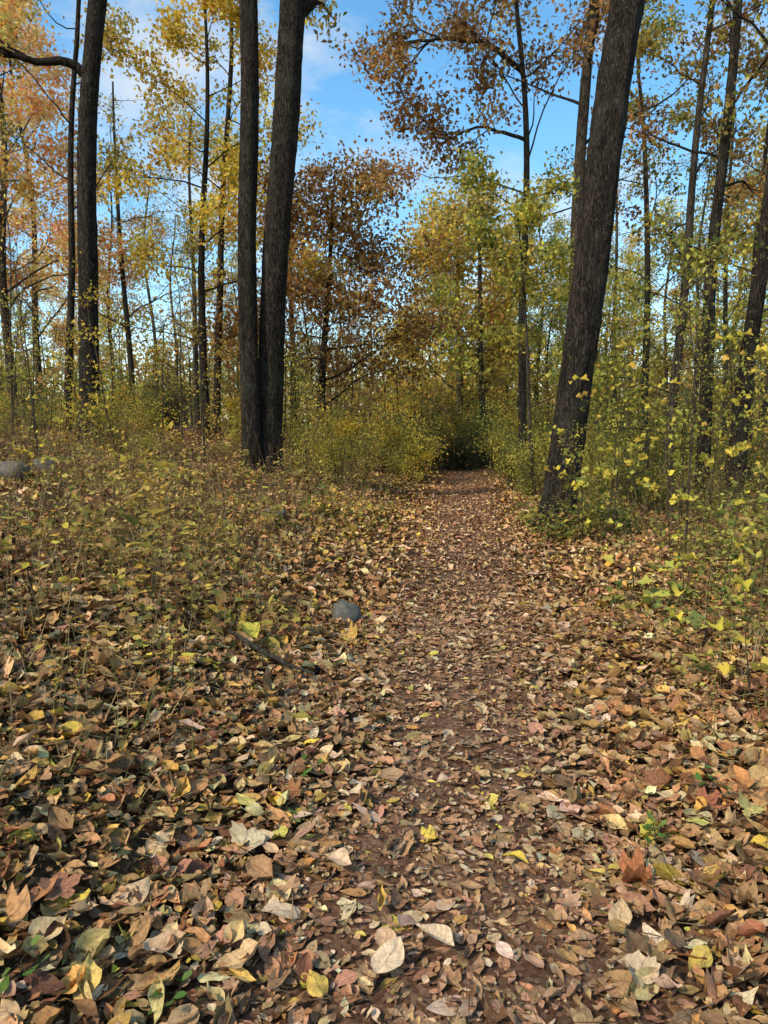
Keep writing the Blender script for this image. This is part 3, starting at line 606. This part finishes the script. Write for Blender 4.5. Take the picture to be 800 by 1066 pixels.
def rock(px,py,sx,sy,sz,label,seed,up=.35):
    p=G(px,py); v=[];nu,nv=28,16
    for i in range(nv+1):
        for j in range(nu):
            t=math.pi*i/nv; f=2*math.pi*j/nu; d=np.array([math.sin(t)*math.cos(f),math.sin(t)*math.sin(f),math.cos(t)])
            k=1+.10*math.sin(3*d[0]+seed)+.08*math.sin(4*d[1]+2*d[2])+.04*math.sin(9*d[0]+7*d[2]+seed); v.append(np.sign(d)*np.abs(d)**.85*k*np.array([sx,sy,sz]))
    q=[(i*nu+j,i*nu+(j+1)%nu,(i+1)*nu+(j+1)%nu,(i+1)*nu+j) for i in range(nv) for j in range(nu)]
    m=MB(); m.add(np.array(v),np.array(q)); o=m.build('rock',M_rock); o.location=(p[0],p[1],float(hgt(p[0],p[1]))+sz*up); return tag(o,label,'rock')
rock(361,652,.115,.11,.12,'rounded grey stone at the left edge of the trail',3,.6)
rock(8,500,.20,.16,.12,'low grey rock among the weeds at the left edge',5,.8)
rock(46,494,.15,.13,.11,'smaller grey rock right of the low rock at left',8,.8)
rock(285,538,.16,.13,.07,'flat grey stone near the foot of the close pair of trees',9,.5)
a=G(238,675);b=G(268,694);c=G(300,712);d=G(328,722)
m=MB(); tube(m,np.array([a,b,c,d])+np.array([0,0,.12]),[.013,.015,.012,.007],8,(.3,.2,.14)); tube(m,np.array([b,b+np.array([.07,.1,.06]),b+np.array([.1,.22,.09])])+np.array([0,0,.12]),[.008,.006,.003],6)
tag(m.build('stick',M_bark2),'crooked fallen stick on the left side of the trail','stick')

def seedling(px,py,H,cols,nl,ls,label,T=None,cat='seedling',lean=0):
    nseed[0]+=1; r=np.random.default_rng(nseed[0]); p=G(px,py); p[2]=float(hgt(p[0],p[1])); root=empty('seedling',p,label,cat); m=MB()
    st=walk(np.zeros(3),np.array([lean,0,1.]),H,7,.06,.03,r); tube(m,st,np.linspace(.0045,.0015,8)*(1+H),5)
    ends=[]
    for i in range(nl):
        j=int(r.integers(2,8)); az=r.uniform(0,6.3); t=walk(st[j],np.array([math.cos(az),math.sin(az),.35]),H*r.uniform(.2,.5)+.03,3,.1,0,r); tube(m,t,np.linspace(.002,.001,4),4); ends.append(t[-1])
    m.build('stem',M_twig,root,(0,0,0)); e=np.array(ends); n=len(e); m=MB()
    TT=T or near_T[0]; inst(m,TT,e,rot(r.uniform(0,6.3,n),r.normal(-.1,.25,n),r.normal(0,.25,n)),ls*r.uniform(.7,1.2,n),pal(n,cols,.1,r)); m.build('foliage',M_weed,root); return root
LY=[((.66,.50,.07),3),((.58,.46,.09),2)]; LG=[((.10,.19,.04),3),((.18,.26,.06),2)]
seedling(735,680,.55,LY,6,.11,'maple seedling with bright yellow leaves at the right edge',near_L[1])
seedling(660,630,.6,LY,6,.10,'thin seedling with yellow lobed leaves right of the large trunk',near_L[0])
seedling(780,735,.4,LY,5,.10,'low seedling with yellow leaves at the far right edge',near_L[1])
seedling(282,530,.55,[((.6,.56,.07),1)],14,.08,'bright yellow green seedling at the foot of the close pair')
seedling(180,720,.28,LY,9,.06,'small yellow leaved weed on the left bank')
seedling(40,640,.5,LY,14,.07,'yellow leaved weed at the left edge of the bank')
seedling(160,640,.5,[((.7,.50,.08),1)],12,.065,'golden leaved weed halfway up the left bank')
for a in [(25,1030,.09,'tiny green weed in the bottom left corner'),(185,1058,.07,'tiny green weed at the bottom edge left of centre'),(325,815,.07,'tiny green weed beside the trail at left'),(740,838,.1,'small green weed near the right edge'),
          (684,886,.08,'small green weed at the lower right of the trail'),(232,770,.08,'small green weed low on the left bank'),(318,862,.06,'tiny green sprig left of the trail centre')]:
    seedling(a[0],a[1],a[2],LG,7,.045,a[3],near_T[0],'weed')

# ------------------------------------------------------------------ light, sky
d=Vector((-.62,-.55,.78)).normalized(); el=math.asin(d.z); az=math.atan2(d.x,d.y)
sl=bpy.data.lights.new('sun','SUN'); sl.energy=4.1; sl.angle=R_(6); sl.color=(1,.90,.72)
so=bpy.data.objects.new('sun',sl); C.objects.link(so); so.rotation_euler=d.to_track_quat('Z','Y').to_euler(); so.location=(-10,-10,20)
w=bpy.data.worlds.new('World'); S.world=w; w.use_nodes=True; N=w.node_tree.nodes; L=w.node_tree.links; N.clear()
out=N.new('ShaderNodeOutputWorld'); bg=N.new('ShaderNodeBackground'); bg.inputs[1].default_value=.15
sky=N.new('ShaderNodeTexSky'); sky.sky_type='NISHITA'; sky.sun_disc=False; sky.sun_elevation=el; sky.sun_rotation=az%(2*math.pi); sky.air_density=1.0; sky.dust_density=.8; sky.ozone_density=1.3
hs=N.new('ShaderNodeHueSaturation'); hs.inputs['Hue'].default_value=.488; hs.inputs['Saturation'].default_value=1.27; hs.inputs['Value'].default_value=1.8; L.new(sky.outputs[0],hs.inputs['Color'])
tc=N.new('ShaderNodeTexCoord'); mp=N.new('ShaderNodeMapping'); mp.inputs['Scale'].default_value=(2.6,2.6,5.5); mp.inputs['Location'].default_value=(.4,.1,.2); L.new(tc.outputs['Generated'],mp.inputs[0])
nz=N.new('ShaderNodeTexNoise'); nz.inputs['Scale'].default_value=1.8; nz.inputs['Detail'].default_value=8; nz.inputs['Roughness'].default_value=.6; L.new(mp.outputs[0],nz.inputs['Vector'])
mr=N.new('ShaderNodeMapRange'); mr.inputs[1].default_value=.50; mr.inputs[2].default_value=.72; mr.inputs[4].default_value=.65; L.new(nz.outputs['Fac'],mr.inputs[0])
mx=N.new('ShaderNodeMix'); mx.data_type='RGBA'; L.new(mr.outputs[0],mx.inputs['Factor']); L.new(hs.outputs[0],mx.inputs['A']); mx.inputs['B'].default_value=(6.4,6.4,6.4,1)
L.new(mx.outputs['Result'],bg.inputs[0]); L.new(bg.outputs[0],out.inputs[0])
S.view_settings.view_transform='Standard'; S.view_settings.look='None'; S.view_settings.exposure=0
print('faces',sum(len(m.polygons) for m in bpy.data.meshes))
